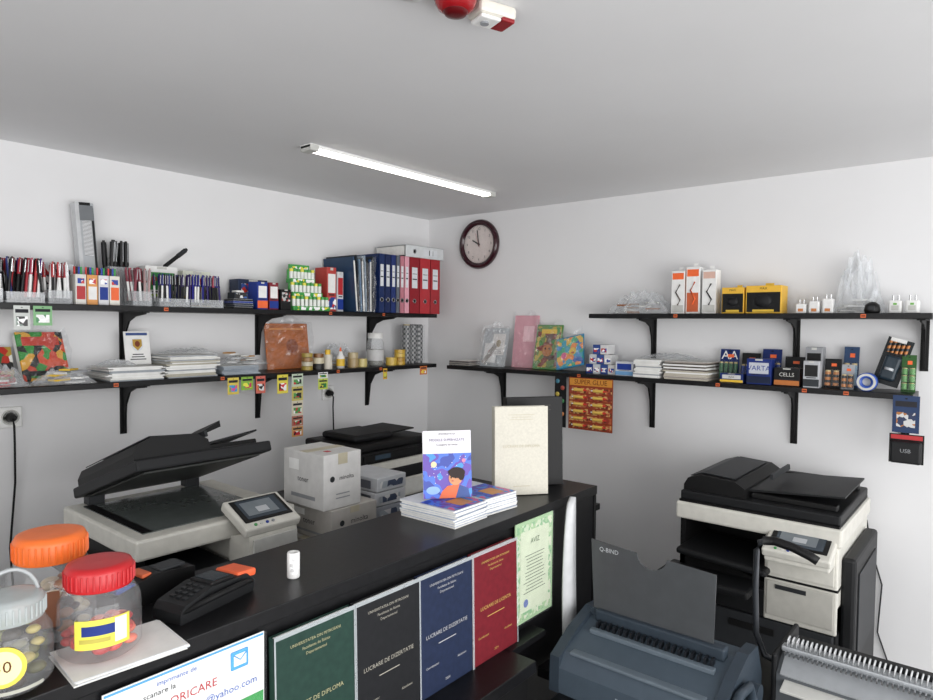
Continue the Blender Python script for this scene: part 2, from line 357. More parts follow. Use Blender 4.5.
b=B('permanent_marker',(-1.735,-.07,U+.207),0); b.M=RY(50)@T3(0,0,-.045); b.cyl((0,0,.0),.009,.08,BLACK,n=12); b.cyl((0,0,.08),.0105,.045,DGREY,n=12); b.cyl((0,0,.125),.007,.008,BLACK,n=12); b.done()
stack('notepad_stack',(-1.47,-.17,U),0,.1,.08,.045,5,[BLK2,BLUE,M('#283040')],.004)
b=B('eraser_carton',(-1.475,-.17,U+.0452)); b.box(-.035,.035,-.03,.03,0,.03,M('#2a3038'),.001); b.rect(-.03,.03,.005,.025,-.0306,P(['#e0e0e0','#3060b0','#202020'],80)); b.box(-.02,.02,-.02,.02,.03,.04,WHITE,.003); b.done()
carton('ink_carton',(-1.37,-.17,U),0,.055,.08,.13,BLUE,WHITE,ORANGE)
carton('ink_carton',(-1.308,-.17,U),0,.05,.08,.13,M('#80202e',.4),WHITE,BLUE)
carton('staple_carton',(-1.247,-.17,U),0,.058,.1,.10,BLACK,P(['#c0c0c0','#202020','#b02020'],80),None)
carton('toner_cartridge_carton',(-1.35,-.06,U),0,.16,.08,.145,M('#23304c',.4),P(['#e8e8e8','#2a4a90','#c83020'],45),M('#d8d8d8'))
# glue sticks pyramid
b=B('glue_stick_display',(-1.095,-.17,U)); gw=M('#e4e8e2',.35); gg=M('#3a9e44',.4)
for r in range(3):
    z=r*.07; w=.112-.02*r
    b.box(-w,w,-.055+.035*r,.065,z,z+.022,gg,.002); b.rect(-w*.9,w*.9,z+.003,z+.019,-.0556+.035*r,P(['#ffffff','#2c9a3c','#f3e030'],60))
    for i in range(9-r):
        x=-w*.9+i*(w*1.8)/(8-r)
        b.cyl((x,-.04+.035*r,z+.022),.0095,.035,gw,n=12); b.cyl((x,-.04+.035*r,z+.057),.0098,.014,gg if i%3 else M('#e8e038',.4),n=12)
        b.cyl((x,-.018+.035*r,z+.022),.0095,.045,gg,n=12)
b.box(-.06,.06,.05,.065,.1,.235,gg,.002); b.rect(-.05,.05,.16,.225,.0494,P(['#ffffff','#f3e030','#2c9a3c'],45)); b.done()
carton('correction_fluid_carton',(-.945,-.14,U),0,.06,.1,.23,M('#b83630',.4),WHITE,P(['#ffffff','#d02020','#204090'],60))
carton('correction_fluid_carton',(-.891,-.15,U),0,.04,.09,.21,M('#d0d2d6',.4),RED,BLUE)
# folders upright
b=B('document_folders',(-.782,-.135,U))
fc=['#27405e','#1d232b','#4f7698','#18222e','#7d8fa0','#1a1a1e','#2a4a78','#1c2530']
for k,c in enumerate(fc):
    x=-.055+k*.016; b.M=T3(x,0,0)@RY(-5+k*.7); b.box(0,.009,-.125,.12,0.001,.29+.012*math.sin(k*2),M(c,.3)); b.box(.001,.009,-.128,-.12,.004,.27,PAPER if k%3==0 else M(c,.2))
b.M=Matrix.Identity(4); b.film(.13,.28,-.14,4.2,amp=.006); b.done()
x=-.70
for col,w in (('#152a5a',.045),('#142450',.045),('#1c2f6a',.04),('#59606c',.03),('#b8707e',.035),('#e09aaa',.04),('#8e1220',.085),('#b01824',.09),('#a01420',.085)):
    binder('ring_binder',(x+w/2,-.145,U),0,w-.002,col); x+=w
binder('ring_binder',(-.33,-.15,U+.3206),0,.07,'#cdd1d3',.32,.26,True)
# ---- back wall, lower shelf
def wrap1(b,w,h,y): b.rect(-w*.4,w*.4,h*.72,h*.9,y,M('#d83a20')); b.rect(-w*.45,w*.2,h*.1,h*.2,y,BLACK); b.film(w*1.12,h*1.08,y-.004,2.2)
card('notebook_stack',(-2.235,-.10,L),10,.17,.195,P(['#e0401a','#f0b021','#2f9e38','#202020','#e85020'],34),20,.006,wrap1,layers=4)
card('colouring_book',(-2.395,-.10,L),4,.11,.14,P(['#b82a1a','#e0e0d8','#2a6a3a','#b09030','#202020'],38),20,.005,layers=3)
bag('plastic_wrapped_goods',(-2.42,-.19,L),0,.18,.10,.09,3.1,FILM,[RED,WHITE])
bag('plastic_wrapped_goods',(-2.22,-.205,L),0,.2,.08,.07,5.7,FILM,[WHITE,GREY,YEL])
stack('paper_stack',(-1.96,-.13,L),0,.21,.2,.055,12,[PAPER,WHITE,M('#8f979f')])
bag('plastic_wrapped_goods',(-2.02,-.18,L+.057),0,.14,.1,.03,9.9,FILM)
def crest(b,w,h,y):
    b.disc(0,h*.60,w*.24,w*.26,y,M('#d8dce0')); b.prism([(-w*.18,h*.76),(w*.18,h*.76),(w*.18,h*.56),(0,h*.42),(-w*.18,h*.56)],'y',y-.001,y-.0005,M('#b8922a')); b.disc(0,h*.62,w*.10,w*.12,y-.0015,M('#7a3a20')); b.lines(-w*.35,w*.35,h*.12,h*.34,y,3,TEXT); b.rect(-w*.42,w*.42,h*.88,h*.96,y,M('#35508a'))
card('crest_booklet',(-1.90,-.11,L+.056),0,.105,.14,WHITE,10,.004,crest)
stack('envelope_stack',(-1.72,-.13,L),0,.22,.2,.095,16,[PAPER,WHITE,M('#999ea4'),M('#a8a290')],.014)
bag('plastic_wrapped_goods',(-1.70,-.14,L+.098),0,.2,.16,.03,14.2,FILM)
stack('envelope_stack',(-1.49,-.14,L),0,.18,.18,.04,7,[WHITE,M('#8994a0'),PAPER],.01)
bag('plastic_wrapped_goods',(-1.46,-.15,L+.042),0,.24,.15,.045,8.3,FILM,[LGREY,WHITE,M('#b08040')])
def leather(b,w,h,y):
    b.rect(-w*.46,w*.46,h*.04,h*.96,y,M('#c0661a',.4,var=.25,scale=20)); b.disc(w*.1,h*.5,w*.14,w*.14,y-.0005,M('#94440e',.5)); b.rect(-w*.4,w*.4,h*.86,h*.9,y-.0005,M('#e0924a')); b.film(w*1.15,h*1.1,y-.004,7.7,FILM2)
card('brown_folder',(-1.12,-.07,L),0,.26,.235,M('#c0661a',.45,var=.15),8,.006,leather)
def roll(b,x,y,z,r,h,m,flat=True,core=M('#c9a878',.7)):
    mx=T3(x,y,z) if flat else T3(x,y,z+r)@RX(90)
    b.lathe([(r*.55,0),(r,0),(r,h),(r*.55,h)],m,mx=mx,n=24,smooth=False); b.lathe([(r*.55,0),(r*.5,0),(r*.5,h),(r*.55,h)],core,mx=mx,n=24)
b=B('tape_rolls',(-1.03,-.19,L)); 
for i,c in enumerate(['#a8923a','#c8c0a8','#98703a','#a8923a']): roll(b,-.07,0,.022*i,.028,.02,M(c,.3))
roll(b,.0,.0,0,.03,.03,M('#2b2b2b',.3)); roll(b,.0,.0,.031,.03,.03,M('#cfc6a8',.3)); roll(b,.0,.0,.062,.026,.02,M('#885a2a',.3)); b.cyl((.06,0,0),.024,.075,M('#d6d0c2'),n=16); b.cyl((.06,0,.075),.014,.025,YEL,n=16); b.done()
b=B('glue_bottle',(-.885,-.19,L)); b.lathe([(0,0),(.022,0),(.022,.06),(.012,.075),(.009,.09),(0,.09)],WHITE); b.cyl((0,0,.088),.007,.022,ORANGE,r2=.003); b.lathe([(.0224,.012),(.0224,.05)],YEL); b.done()
b=B('tape_rolls',(-.79,-.18,L)); roll(b,0,0,0,.03,.05,M('#a89060',.3)); roll(b,0,0,.051,.028,.03,M('#b8a880',.3)); roll(b,.065,0,0,.028,.045,M('#c8b870',.3)); b.done()
bag('plastic_wrapped_goods',(-.80,-.07,L),0,.26,.10,.15,17.4,FILM,[LGREY,M('#b09050'),WHITE])
b=B('pushpin_tub',(-.60,-.15,L)); b.lathe([(0,.0),(.045,0),(.048,.01),(.048,.13),(.04,.15),(.04,.165)],CLEAR2); b.lathe([(.043,.155),(.043,.185),(0,.187)],WHITE); b.cyl((0,0,.004),.043,.09,M('#6a6a5c',.4,var=.4,scale=90)); b.lathe([(.0485,.03),(.0485,.09)],M('#c8c8c8')); b.done()
b=B('tape_rolls',(-.435,-.18,L)); 
for i in range(4): roll(b,0,0,.0225*i,.032,.021,M(['#c9a12a','#b78a1a','#d2b040','#c9a12a'][i],.3))
roll(b,-.068,0,0,.032,.045,M('#d2b040',.3)); b.done()
b=B('mesh_roll_pack',(-.265,-.12,L)); ck=P(['#a8a8a8','#3a3d40'],70,kind='c')
for i in range(3): b.cyl((-.055+i*.053,.0,0),.026,.23,ck,n=20); b.cyl((-.055+i*.053,.0,.23),.02,.006,GOLD if i==0 else DGREY,n=20)
b.box(-.085,.08,-.03,.03,0,.235,CLEAR,.006); b.done()
# hanging cards
def hang(name,loc,rz,w,cells,cols):
    b=B(name,loc,rz); z=0
    for h,c in cells:
        b.box(-w/2,w/2,-.001,0,z-h,z,M(c,.4)); b.rect(-w*.35,w*.35,z-h*.85,z-h*.45,-.0016,P(cols,70)); b.rect(-w*.4,w*.4,z-h*.3,z-h*.15,-.0016,TEXT); b.disc(0,z-h*.08,w*.05,w*.03,-.0017,BLACK); z-=h+.002
    b.done()
y=-.2528
hang('hanging_stationery_card',(-2.365,y,1.7),0,.05,[(.085,'#c8ccc8')],['#ffffff','#8a9a90','#3a3a3a'])
hang('hanging_stationery_card',(-2.30,y,1.7),0,.06,[(.07,'#78b078')],['#ffffff','#4a8a5a','#f0f0f0'])
hang('hanging_sticky_notes',(-1.55,y,1.4),0,.055,[(.075,'#e0c84a')],['#e84a9a','#58c050','#30a0e0'])
hang('hanging_sticky_notes',(-1.48,y,1.4),0,.06,[(.06,'#8ab83a')],['#d02060','#58c050','#f0f040'])
hang('hanging_sticky_notes',(-1.41,y,1.4),0,.05,[(.08,'#d86a5a')],['#202020','#f08020','#e8e8e8'])
hang('hanging_sticky_notes',(-1.29,y,1.4),0,.06,[(.09,'#e8d83a')],['#e02020','#303030','#ffffff'])
hang('hanging_stationery_strip',(-1.205,y,1.4),0,.065,[(.06,'#c8d8c0'),(.07,'#d0c060'),(.07,'#e0d8c0'),(.05,'#c07860'),(.05,'#d8a060')],['#202020','#d02030','#ffffff','#50a050'])
hang('hanging_sticky_notes',(-1.05,y,1.4),0,.06,[(.03,'#f2f2f2'),(.055,'#c8d850')],['#303030','#d0d040','#208040'])
hang('hanging_stationery_card',(-.62,y,1.4),0,.03,[(.06,'#e0b020')],['#303030','#d0d040'])
hang('hanging_stationery_card',(-.31,y,1.4),0,.06,[(.05,'#d07030')],['#ffffff','#d03020','#f0d040'])

# ---- right wall, upper shelf (front = -x)
bag('plastic_wrapped_goods',(-.11,-1.53,U),-90,.30,.16,.13,12.2,FILM,[M('#985820'),M('#806040'),LGREY])
for k,y_ in enumerate((-1.725,-1.795,-1.87)):
    b=B('charging_cable_box',(-.11,y_,U),-90); w=.064; h=(.20,.215,.20)[k]
    b.box(-w/2,w/2,-.03,.03,0,h,WHITE,.002); b.rect(-w*.42,w*.42,h*.8,h*.95,-.0306,ORANGE if k!=2 else M('#d8b0a0'))
    b.rect(-w*.42,w*.42,h*.04,h*.2 if k!=1 else h*.45,-.0306,M('#c85a28') if k==1 else LGREY)
    if k==1: b.box(-w/2-.0004,-w/2,-.03,.03,0,h*.98,M('#d87838'))
    b.tube([(0,-.032,h*.2),(.012,-.032,h*.32),(-.01,-.032,h*.5),(.01,-.032,h*.68)],.0035,(M('#6a6058'),ORANGE,BLACK)[k]); b.box(-w*.15,w*.15,.005,.007,h,h+.02,WHITE); b.done()
def webbox(y_,w,h):
    b=B('computer_mouse_box',(-.11,y_,U),-90); b.box(-w/2,w/2,-.05,.05,0,h,M('#e8b414',.45),.002); b.rect(-w*.47,w*.47,h*.05,h*.76,-.0506,BLACK); b.rect(-w*.3,w*.3,h*.06,h*.14,-.051,YEL)
    b.sph((0,-.05,h*.45),w*.25,BLK2,(1,.25,.8)); b.rect(-w*.48,w*.48,h*.80,h*.98,-.0508,M('#e8b41a')); b.text('MAX',0,-.0512,h*.89,h*.12,BLACK); b.box(-w*.12,w*.12,.045,.047,h,h+.015,YEL); b.done()
webbox(-1.982,.095,.115); webbox(-2.11,.145,.12)
for k,y_ in enumerate((-2.255,-2.305,-2.355)):
    b=B('phone_charger',(-.13,y_,U),-90); b.box(-.02,.02,-.02,.02,0,.04+.01*k,WHITE,.005); h=.04+.01*k; b.cyl((-.008,0,h),.003,.018,CHROME,n=8); b.cyl((.008,0,h),.003,.018,CHROME,n=8); b.rect(-.01,.01,.008,.02,-.0206,M('#d08040')); b.done()
bag('plastic_bag',(-.075,-2.455,U),-90,.165,.13,.27,21.5,FILM,[WHITE,LGREY])
b=B('webcam',(-.17,-2.515,U),-90); b.lathe([(0,0),(.025,0),(.028,.012),(.024,.032),(.012,.042),(0,.044)],BLACK); b.box(-.012,.012,-.029,-.024,.01,.028,DGREY,.003); b.done()
for y_ in (-2.585,-2.64):
    b=B('travel_adapter',(-.11,y_,U),-90); b.box(-.022,.022,-.025,.025,0,.05,WHITE,.006); b.cyl((-.009,0,.05),.0035,.02,CHROME,n=8); b.cyl((.009,0,.05),.0035,.02,CHROME,n=8); b.rect(-.012,.012,.012,.03,-.0256,LGREY); b.rect(-.006,.006,.032,.04,-.0256,M('#68b040')); b.done()
# ---- right wall, lower shelf
LR=1.4053
stack('magazine_stack',(-.12,-.435,LR),-90,.15,.16,.03,6,[M('#5a4a48'),M('#303438'),M('#a09890')],.006)
def greet(b,w,h,y):
    b.rect(-w*.4,w*.1,h*.1,h*.6,y,WHITE); b.disc(-w*.15,h*.35,w*.10,w*.12,y-.0005,M('#a83030')); b.rect(-w*.1,w*.4,h*.3,h*.85,y-.001,M('#e0dcd8')); b.disc(w*.15,h*.6,w*.1,w*.13,y-.0015,M('#a09070')); b.lines(w*.0,w*.35,h*.33,h*.45,y-.0015,3,TEXT,.3); b.prism([(-w*.45,h*.1),(-w*.3,h*.05),(w*.1,h*.5),(0,h*.6)],'y',y-.004,y-.003,M('#8a8078')); b.film(w*1.08,h*1.1,y-.006,1.3,FILM)
card('greeting_card_sleeve',(-.115,-.615,LR),-86,.17,.23,M('#a8aeb2',.3),14,.004,greet,roll=0)
def pk(b,w,h,y): b.rect(-w*.1,w*.35,h*.5,h*.8,y,M('#f4c4cc',.3)); b.film(w*1.0,h*1.03,y-.003,6.3,FILM2,amp=.006)
card('plastic_folder',(-.05,-.79,LR),-90,.165,.30,M('#e0a0ac',.25),7,.006,pk)
def kid1(b,w,h,y):
    b.rect(-w*.46,w*.46,h*.04,h*.96,y,P(['#3f8a38','#c0a83a','#883a2a','#6a8a40','#5a3a2a'],40)); b.disc(0,h*.42,w*.2,w*.2,y-.001,M('#b87028')); b.disc(-w*.08,h*.46,w*.03,w*.04,y-.002,BLACK); b.disc(w*.08,h*.46,w*.03,w*.04,y-.002,BLACK); b.rect(-w*.3,w*.3,h*.8,h*.9,y-.001,YEL); b.film(w*1.0,h*1.05,y-.004,11.3,amp=.008)
card('childrens_book',(-.09,-.963,LR),-90,.165,.25,M('#4a8a3a',.3),12,.008,kid1)
def kid2(b,w,h,y):
    b.rect(-w*.48,w*.48,h*.04,h*.96,y,P(['#2a8ac8','#e8b840','#30a0b8','#38a878','#f08a30','#2a60b0'],38)); b.disc(w*.1,h*.5,w*.13,w*.13,y-.001,YEL); b.disc(-w*.22,h*.4,w*.10,w*.12,y-.001,M('#e06090')); b.disc(w*.1,h*.45,w*.06,w*.03,y-.0015,RED); b.film(w*1.05,h*1.12,y-.005,16.3,FILM2)
card('childrens_book',(-.13,-1.145,LR),-92,.165,.18,M('#2a88b0',.3),22,.008,kid2,roll=-14)
b=B('small_battery_cartons',(-.10,-1.33,LR),-90)
for i in range(3):
    for j in range(4-i):
        x=-.065+j*.042+i*.02; z=i*.05; b.box(x-.02,x+.02,-.04,.04,z,z+.048,M(['#1c3a80','#c8ccd0','#2a4a90','#d8d8d8'][(i+j)%4],.35),.001); b.rect(x-.015,x+.015,z+.01,z+.03,-.0406,P(['#ffffff','#c03030','#2040a0'],90))
b.done()
carton('small_medicine_carton',(-.12,-1.475,LR),-90,.095,.1,.07,M('#c8ccd4',.4),BLUE,M('#6aa0d0'))
stack('paper_stack',(-.11,-1.605,LR),-90,.13,.17,.085,14,[PAPER,WHITE,M('#989ca2')],.006)
stack('paper_stack',(-.11,-1.79,LR),-90,.20,.17,.085,12,[WHITE,M('#504840'),M('#989088'),M('#b8b0a0')],.008)
bag('plastic_wrapped_goods',(-.11,-1.68,LR+.088),-90,.28,.14,.03,27.3,FILM)
vb=M('#122a68',.4); dk=M('#131416',.4); cell=P(['#15171a','#b87028'],14,kind='z'); vc=M('#22408e',.3)
blister('battery_blister_pack',(-.075,-1.945,LR),-90,.085,.145,vb,4,M('#3a6a48',.3),txt='AA')
blister('battery_blister_pack',(-.06,-2.035,LR),-90,.08,.13,dk,4,vc)
carton('battery_carton',(-.15,-1.99,LR),-90,.1,.05,.04,vb,M('#c8c8c8'),YEL,txt='AAA')
carton('battery_carton',(-.15,-2.105,LR),-90,.1,.06,.11,M('#142c74'),M('#c0c4cc'),M('#14203c'),txt='VARTA',tcol=BLUE)
blister('battery_blister_pack',(-.05,-2.12,LR),-90,.08,.15,vb,4,vc)
carton('battery_carton',(-.145,-2.215,LR),-90,.1,.06,.075,dk,BLACK,M('#b86820'),txt='CELLS',tcol=LGREY)
blister('battery_blister_pack',(-.05,-2.215,LR),-90,.08,.12,dk,4,cell)
carton('battery_carton',(-.09,-2.305,LR),-90,.065,.06,.165,M('#8a8c90',.4),BLACK,ORANGE)
carton('battery_carton',(-.16,-2.31,LR),-90,.06,.05,.11,M('#b0b2b6',.4),M('#202020'),M('#303438'))
blister('battery_blister_pack',(-.12,-2.375,LR),-90,.06,.12,dk,2,cell)
blister('battery_blister_pack',(-.06,-2.43,LR),-90,.055,.17,M('#2a4468',.4),2,M('#6a8aa0',.3))
blister('battery_blister_pack',(-.15,-2.435,LR),-90,.045,.10,M('#a0a4aa',.4),2,cell)
b=B('torch_blister_pack',(-.09,-2.55,LR),-90); b.M=T3(0,0,.012)@RY(16)@RX(-6); b.box(-.045,.045,0,.002,.012,.20,M('#1b2226',.4)); b.box(-.028,.028,-.035,-.001,.03,.13,M('#22303a',.3),.01)
for i in range(5): b.cyl((-.03+i*.015,-.012,.14),.006,.045,cell,n=10)
b.rect(-.035,.02,.185,.2,-.001,WHITE); b.cyl((.0,-.04,.07),.016,.01,M('#a8acb0',.2),mx=None); b.done()
b=B('tape_dispenser',(-.165,-2.505,LR),-90); b.M=T3(0,0,.036)@RX(90)@T3(0,0,-.02); b.lathe([(.016,0),(.036,0),(.036,.04),(.016,.04),(.016,0)],M('#2a50a8',.3),n=28); b.lathe([(.0,.02),(.016,.02)],LGREY); b.lathe([(.024,.0405),(.033,.0405)],LGREY); b.done()
blister('battery_blister_pack',(-.10,-2.633,LR),-90,.048,.145,M('#2d5a28',.4),2,M('#488838',.3),rows=3)
# hanging glue card
b=B('super_glue_display_card',(-.2035,-1.31,1.385),-90); b.box(-.125,.125,-.001,0,-.265,0,M('#8f3a1c',.4))
b.rect(-.12,.12,-.04,-.004,-.0016,M('#d08a20')); b.text('SUPER GLUE',0,-.002,-.022,.034,M('#5a1408'))
for i in range(6):
    z=-.062-i*.036; b.rect(-.12,.12,z-.016,z+.012,-.0016,P(['#b85a30','#6a2c18','#d0a060','#9a3424'],80)); 
    for j in range(2):
        x=-.09+j*.11; q=T3(x,-.008,z)@RY(90); b.cyl((0,0,0),.008,.055,M('#e0b84a',.3),mx=q,n=10); b.cyl((0,0,.055),.006,.02,M('#c83020',.3),r2=.002,mx=q,n=10); b.cyl((0,0,-.012),.0035,.012,WHITE,mx=q,n=8)
b.done()
b=B('hanging_marble_card',(-.2035,-1.135,1.39),-90); b.box(-.035,.035,-.001,0,-.27,0,BLK2)
for i in range(7): b.sph((-.015+.03*(i%2),-.006,-.03-i*.034),.012,M(['#3a7a90','#a84a3a','#b8a33a','#387848','#704a80','#b06a30','#3a7ab0'][i],.3),(1,.4,1))
b.done()
hang('hanging_blister_pack',(-.2035,-2.64,1.40),-90,.085,[(.14,'#22385e')],['#c8c8c8','#a86828','#1a2a50'])
b=B('hanging_computer_mouse_pack',(-.2035,-2.645,1.255),-90); b.box(-.055,.055,-.001,0,-.11,.0,BLACK); b.box(-.05,.05,-.03,-.001,-.108,-.025,BLK2,.008); b.rect(-.05,.05,-.02,-.004,-.0016,RED); b.text('USB',0,-.031,-.06,.02,GREY); b.done()

# ------------------------------------------------ counter
b=B('service_counter'); x0,x1=-4.2,-1.13
b.box(x0,x1,-1.854,-1.564,1.07,1.10,WOOD,.002); b.box(x0,x1-.004,-1.844,-1.58,.0,1.07,WOOD)
b.box(x0,-1.69,-1.98,-1.844,.715,.748,WOOD,.002); b.box(x0,-1.70,-1.96,-1.844,0,.715,BLACK)
b.box(-1.70,-1.52,-1.90,-1.844,.73,.748,WOOD,.001)
b.box(-1.14,-1.128,-1.85,-1.568,0,1.069,BLACK,.001); b.done()
CT=1.1003
SLV=M('#dfe6ea',.3,alpha=.30)
def thesis(name,x,col,t1,tc=GOLD,extra=None):
    b=B(name,(x,-1.862,.7485)); c=M(col,.6,spec=.25,var=.12,scale=60); b.M=RX(-1.5)
    b.box(-.099,.099,-.018,-.015,0,.297,c,.001); b.box(-.099,.099,-.002,.0,0,.297,c,.001); b.box(-.099,-.096,-.018,0,0,.297,c,.001); b.box(-.096,.095,-.0155,-.002,.003,.293,PAPER)
    y=-.0186
    b.text('UNIVERSITATEA DIN PETROSANI',0,y,.268,.0085,tc); b.text('Facultatea de Stiinte',0,y,.255,.0085,tc); b.text('Departamentul',0,y,.243,.0085,tc); b.text(t1,0,y,.145,.0135,tc); b.lines(-.045,.045,.115,.122,y,1,tc,.3); b.text('Absolvent',.055,y,.06,.0085,tc); b.text('Coordonator',-.055,y,.07,.0085,tc); b.text('2024',0,y,.02,.009,tc)
    if extra: extra(b,y)
    b.box(-.1,.1,-.0212,-.0200,.292,.301,SLV); b.box(-.1,-.097,-.0212,-.0200,0,.30,SLV); b.box(.097,.1,-.0212,-.0200,0,.30,SLV)
    return b.done()
def seal(b,y): b.disc(0,.10,.017,.02,y-.0003,GOLD); b.disc(0,.10,.012,.015,y-.0006,M('#1f4a38'))
thesis('thesis_dossier',-2.335,'#1f3a32','PROIECT DE DIPLOMA',M('#a8a47c'),seal)
thesis('thesis_dossier',-2.134,'#1a1b1e','LUCRARE DE DIZERTATIE',M('#a09c90'))
thesis('thesis_dossier',-1.936,'#1e2944','LUCRARE DE DIZERTATIE',M('#b0b0b4'))
thesis('thesis_dossier',-1.735,'#701622','LUCRARE DE LICENTA',M('#c9a050'))
b=B('framed_notice',(-1.52,-1.8545,.775)); b.box(-.1,.1,-.003,0,0,.3,M('#a5c598',.4)); b.rect(-.092,.092,.01,.29,-.0036,P(['#88b688','#c8d6b8','#a4c494','#d4d8c0'],90)); b.rect(-.075,.075,.03,.27,-.0042,M('#cfd8bc',.5)); b.lines(-.06,.06,.08,.2,-.0046,12,M('#5a6858'),.22); b.text('AVIZ',0,-.0046,.235,.022,M('#305a30')); b.disc(-.045,.055,.012,.012,-.005,M('#6a7ab0')); b.rect(-.103,.103,-.003,.303,-.006,CLEAR); b.done()
b=B('email_notice_poster',(-2.585,-1.8545,.80)); b.box(-.15,.14,-.002,0,-.02,.262,WHITE); y=-.0026
b.rect(-.148,.138,.256,.260,y,M('#3a9ad0')); b.text('ORICARE',.0,y-.0004,.205,.021,RED); b.text('oricare@yahoo.com',.045,y-.0004,.178,.019,M('#2858b0')); b.text('scanare la',-.06,y-.0004,.230,.014,TEXT); b.text('imprimante de',-.03,y-.0004,.245,.012,M('#2858b0'))
b.box(.07,.105,-.005,-.002,.212,.246,M('#3aa0e0',.3),.002); b.prism([(.075,.219),(.100,.219),(.100,.240),(.075,.240)],'y',-.0058,-.005,WHITE); b.tube([(.075,-.0062,.240),(.0875,-.0062,.229),(.100,-.0062,.240)],.001,M('#3aa0e0'))
b.rect(-.148,.138,.10,.15,y,M('#2f9a48')); b.rect(-.148,.138,.02,.09,y,M('#e8d8a0')); b.rect(-.152,.142,-.022,.264,-.008,CLEAR); b.done()
# white curved plastic holder beside the counter
b=B('plastic_document_holder',(-1.355,-1.895,.6155)); V=[];F=[];n=24
for k in range(n+1):
    s=k/n; z=.02+.475*s; w=.016+.038*math.sin(math.pi*min(1,(1-s)*.62))**.6
    if s>.93: w*=math.sqrt(max(.08,1-((s-.93)/.07)**2))
    cx=-.010*math.sin(math.pi*s)+.006*s
    for dx,dy in ((-w,-.004),(-w*.5,-.014),(0,-.018),(.0,-.012),(-w*.5,-.008),(-w,.002)): V.append((dx+cx,dy+.016*s*s,z))
for k in range(n):
    for j in range(6): F.append([k*6+j,k*6+(j+1)%6,(k+1)*6+(j+1)%6,(k+1)*6+j])
F.append([0,1,2,3,4,5]); F.append([n*6+j for j in range(6)]); b.add(V,F,M('#bcbec0',.3),smooth=True)
b.box(-.06,.015,-.022,.018,0,.025,LGREY,.005); b.done()

# jars
def jar(name,loc,r,h,lidc,content,lab,laba=(190,280),lz=(.3,.7),handle=False,ext=None):
    b=B(name,loc); lh=h*.24; bh=h-lh
    b.lathe([(0,.002),(r*.85,.002),(r,.012),(r*1.0,bh*.55),(r*.98,bh*.78),(r*.80,bh*.96),(r*.74,bh),(r*.74,bh+.01)],JARP,n=36)
    lc=lidc; L2=[(r*.80,bh-.002),(r*.82,bh+.002),(r*.82,bh+lh*.75),(r*.76,bh+lh*.95),(r*.6,bh+lh),(0,bh+lh*.96)]
    b.lathe(L2,lc,n=36)
    for k in range(36):
        a=2*math.pi*k/36; b.box(-.0012,.0012,-.0012,.0012,bh+.003,bh+lh*.72,lc,mx=T3(r*.825*math.cos(a),r*.825*math.sin(a),0))
    random.seed(len(name))
    for k in range(40):
        a=random.uniform(0,6.28); q=r*.78*math.sqrt(random.random()); c,rr,zz=content
        b.sph((q*math.cos(a),q*math.sin(a),.014+random.random()*bh*zz),rr*random.uniform(.7,1.1),random.choice(c),(1.3,1,.8),n=10)
    b.lathe([(r*1.012,bh*lz[0]),(r*1.012,bh*lz[1])],lab,n=16,a0=laba[0],a1=laba[1])
    if handle:
        b.tube([(r*.7*math.cos(R(t)),0,bh+lh*.6+.05*math.sin(R(t))) for t in range(0,181,15)],.003,M('#b0b4b6',.3,alpha=.8))
    if ext: ext(b,r,bh)
    return b.done()
stack('leaflet_stack',(-2.69,-1.815,CT),-4,.17,.13,.008,8,[WHITE,PAPER,M('#d8dce2')],.003)
def lab1(b,r,bh): b.lathe([(r*1.02,bh*.44),(r*1.02,bh*.58)],M('#1a2f78'),n=12,a0=225,a1=268); b.lathe([(r*1.024,bh*.34),(r*1.024,bh*.40)],M('#b0a438'),n=12,a0=222,a1=262); b.lathe([(r*1.02,bh*.3),(r*1.02,bh*.64)],M('#d8dad6'),n=8,a0=268,a1=285)
jar('candy_jar',(-2.713,-1.795,CT+.0085),.062,.148,M('#b80a16',.35),([M('#d03a2c',.4),M('#e86a4a',.4),M('#b02020',.4)],.011,.28),M('#d8d03a',.4),(215,290),(.25,.66),ext=lab1)
jar('candy_jar',(-2.735,-1.644,CT),.069,.178,M('#ea6a0a',.4),([M('#a86a38',.4),M('#c8b898',.4),M('#3a2a22',.4)],.012,.6),M('#7a4a30',.5),(200,262),(.25,.7))
def lab2(b,r,bh):
    q=RZ(245-270)@T3(0,-r*1.03,bh*.5); b.disc(0,0,.030,.030,0,M('#e0c83a'),mx=q); b.disc(0,0,.024,.024,-.0006,M('#e6dda0'),mx=q); b.text('30',0,-.0012,0,.024,M('#5a3010'),mx=q)
jar('candy_jar',(-2.838,-1.79,CT),.056,.138,M('#b8c0c0',.25,alpha=.6),([M('#7a7a38',.4),M('#b0a058',.4),M('#585428',.4),M('#403830',.4)],.011,.7),M('#e0e0d0',.5,alpha=.5),(200,300),(.1,.15),True,lab2)
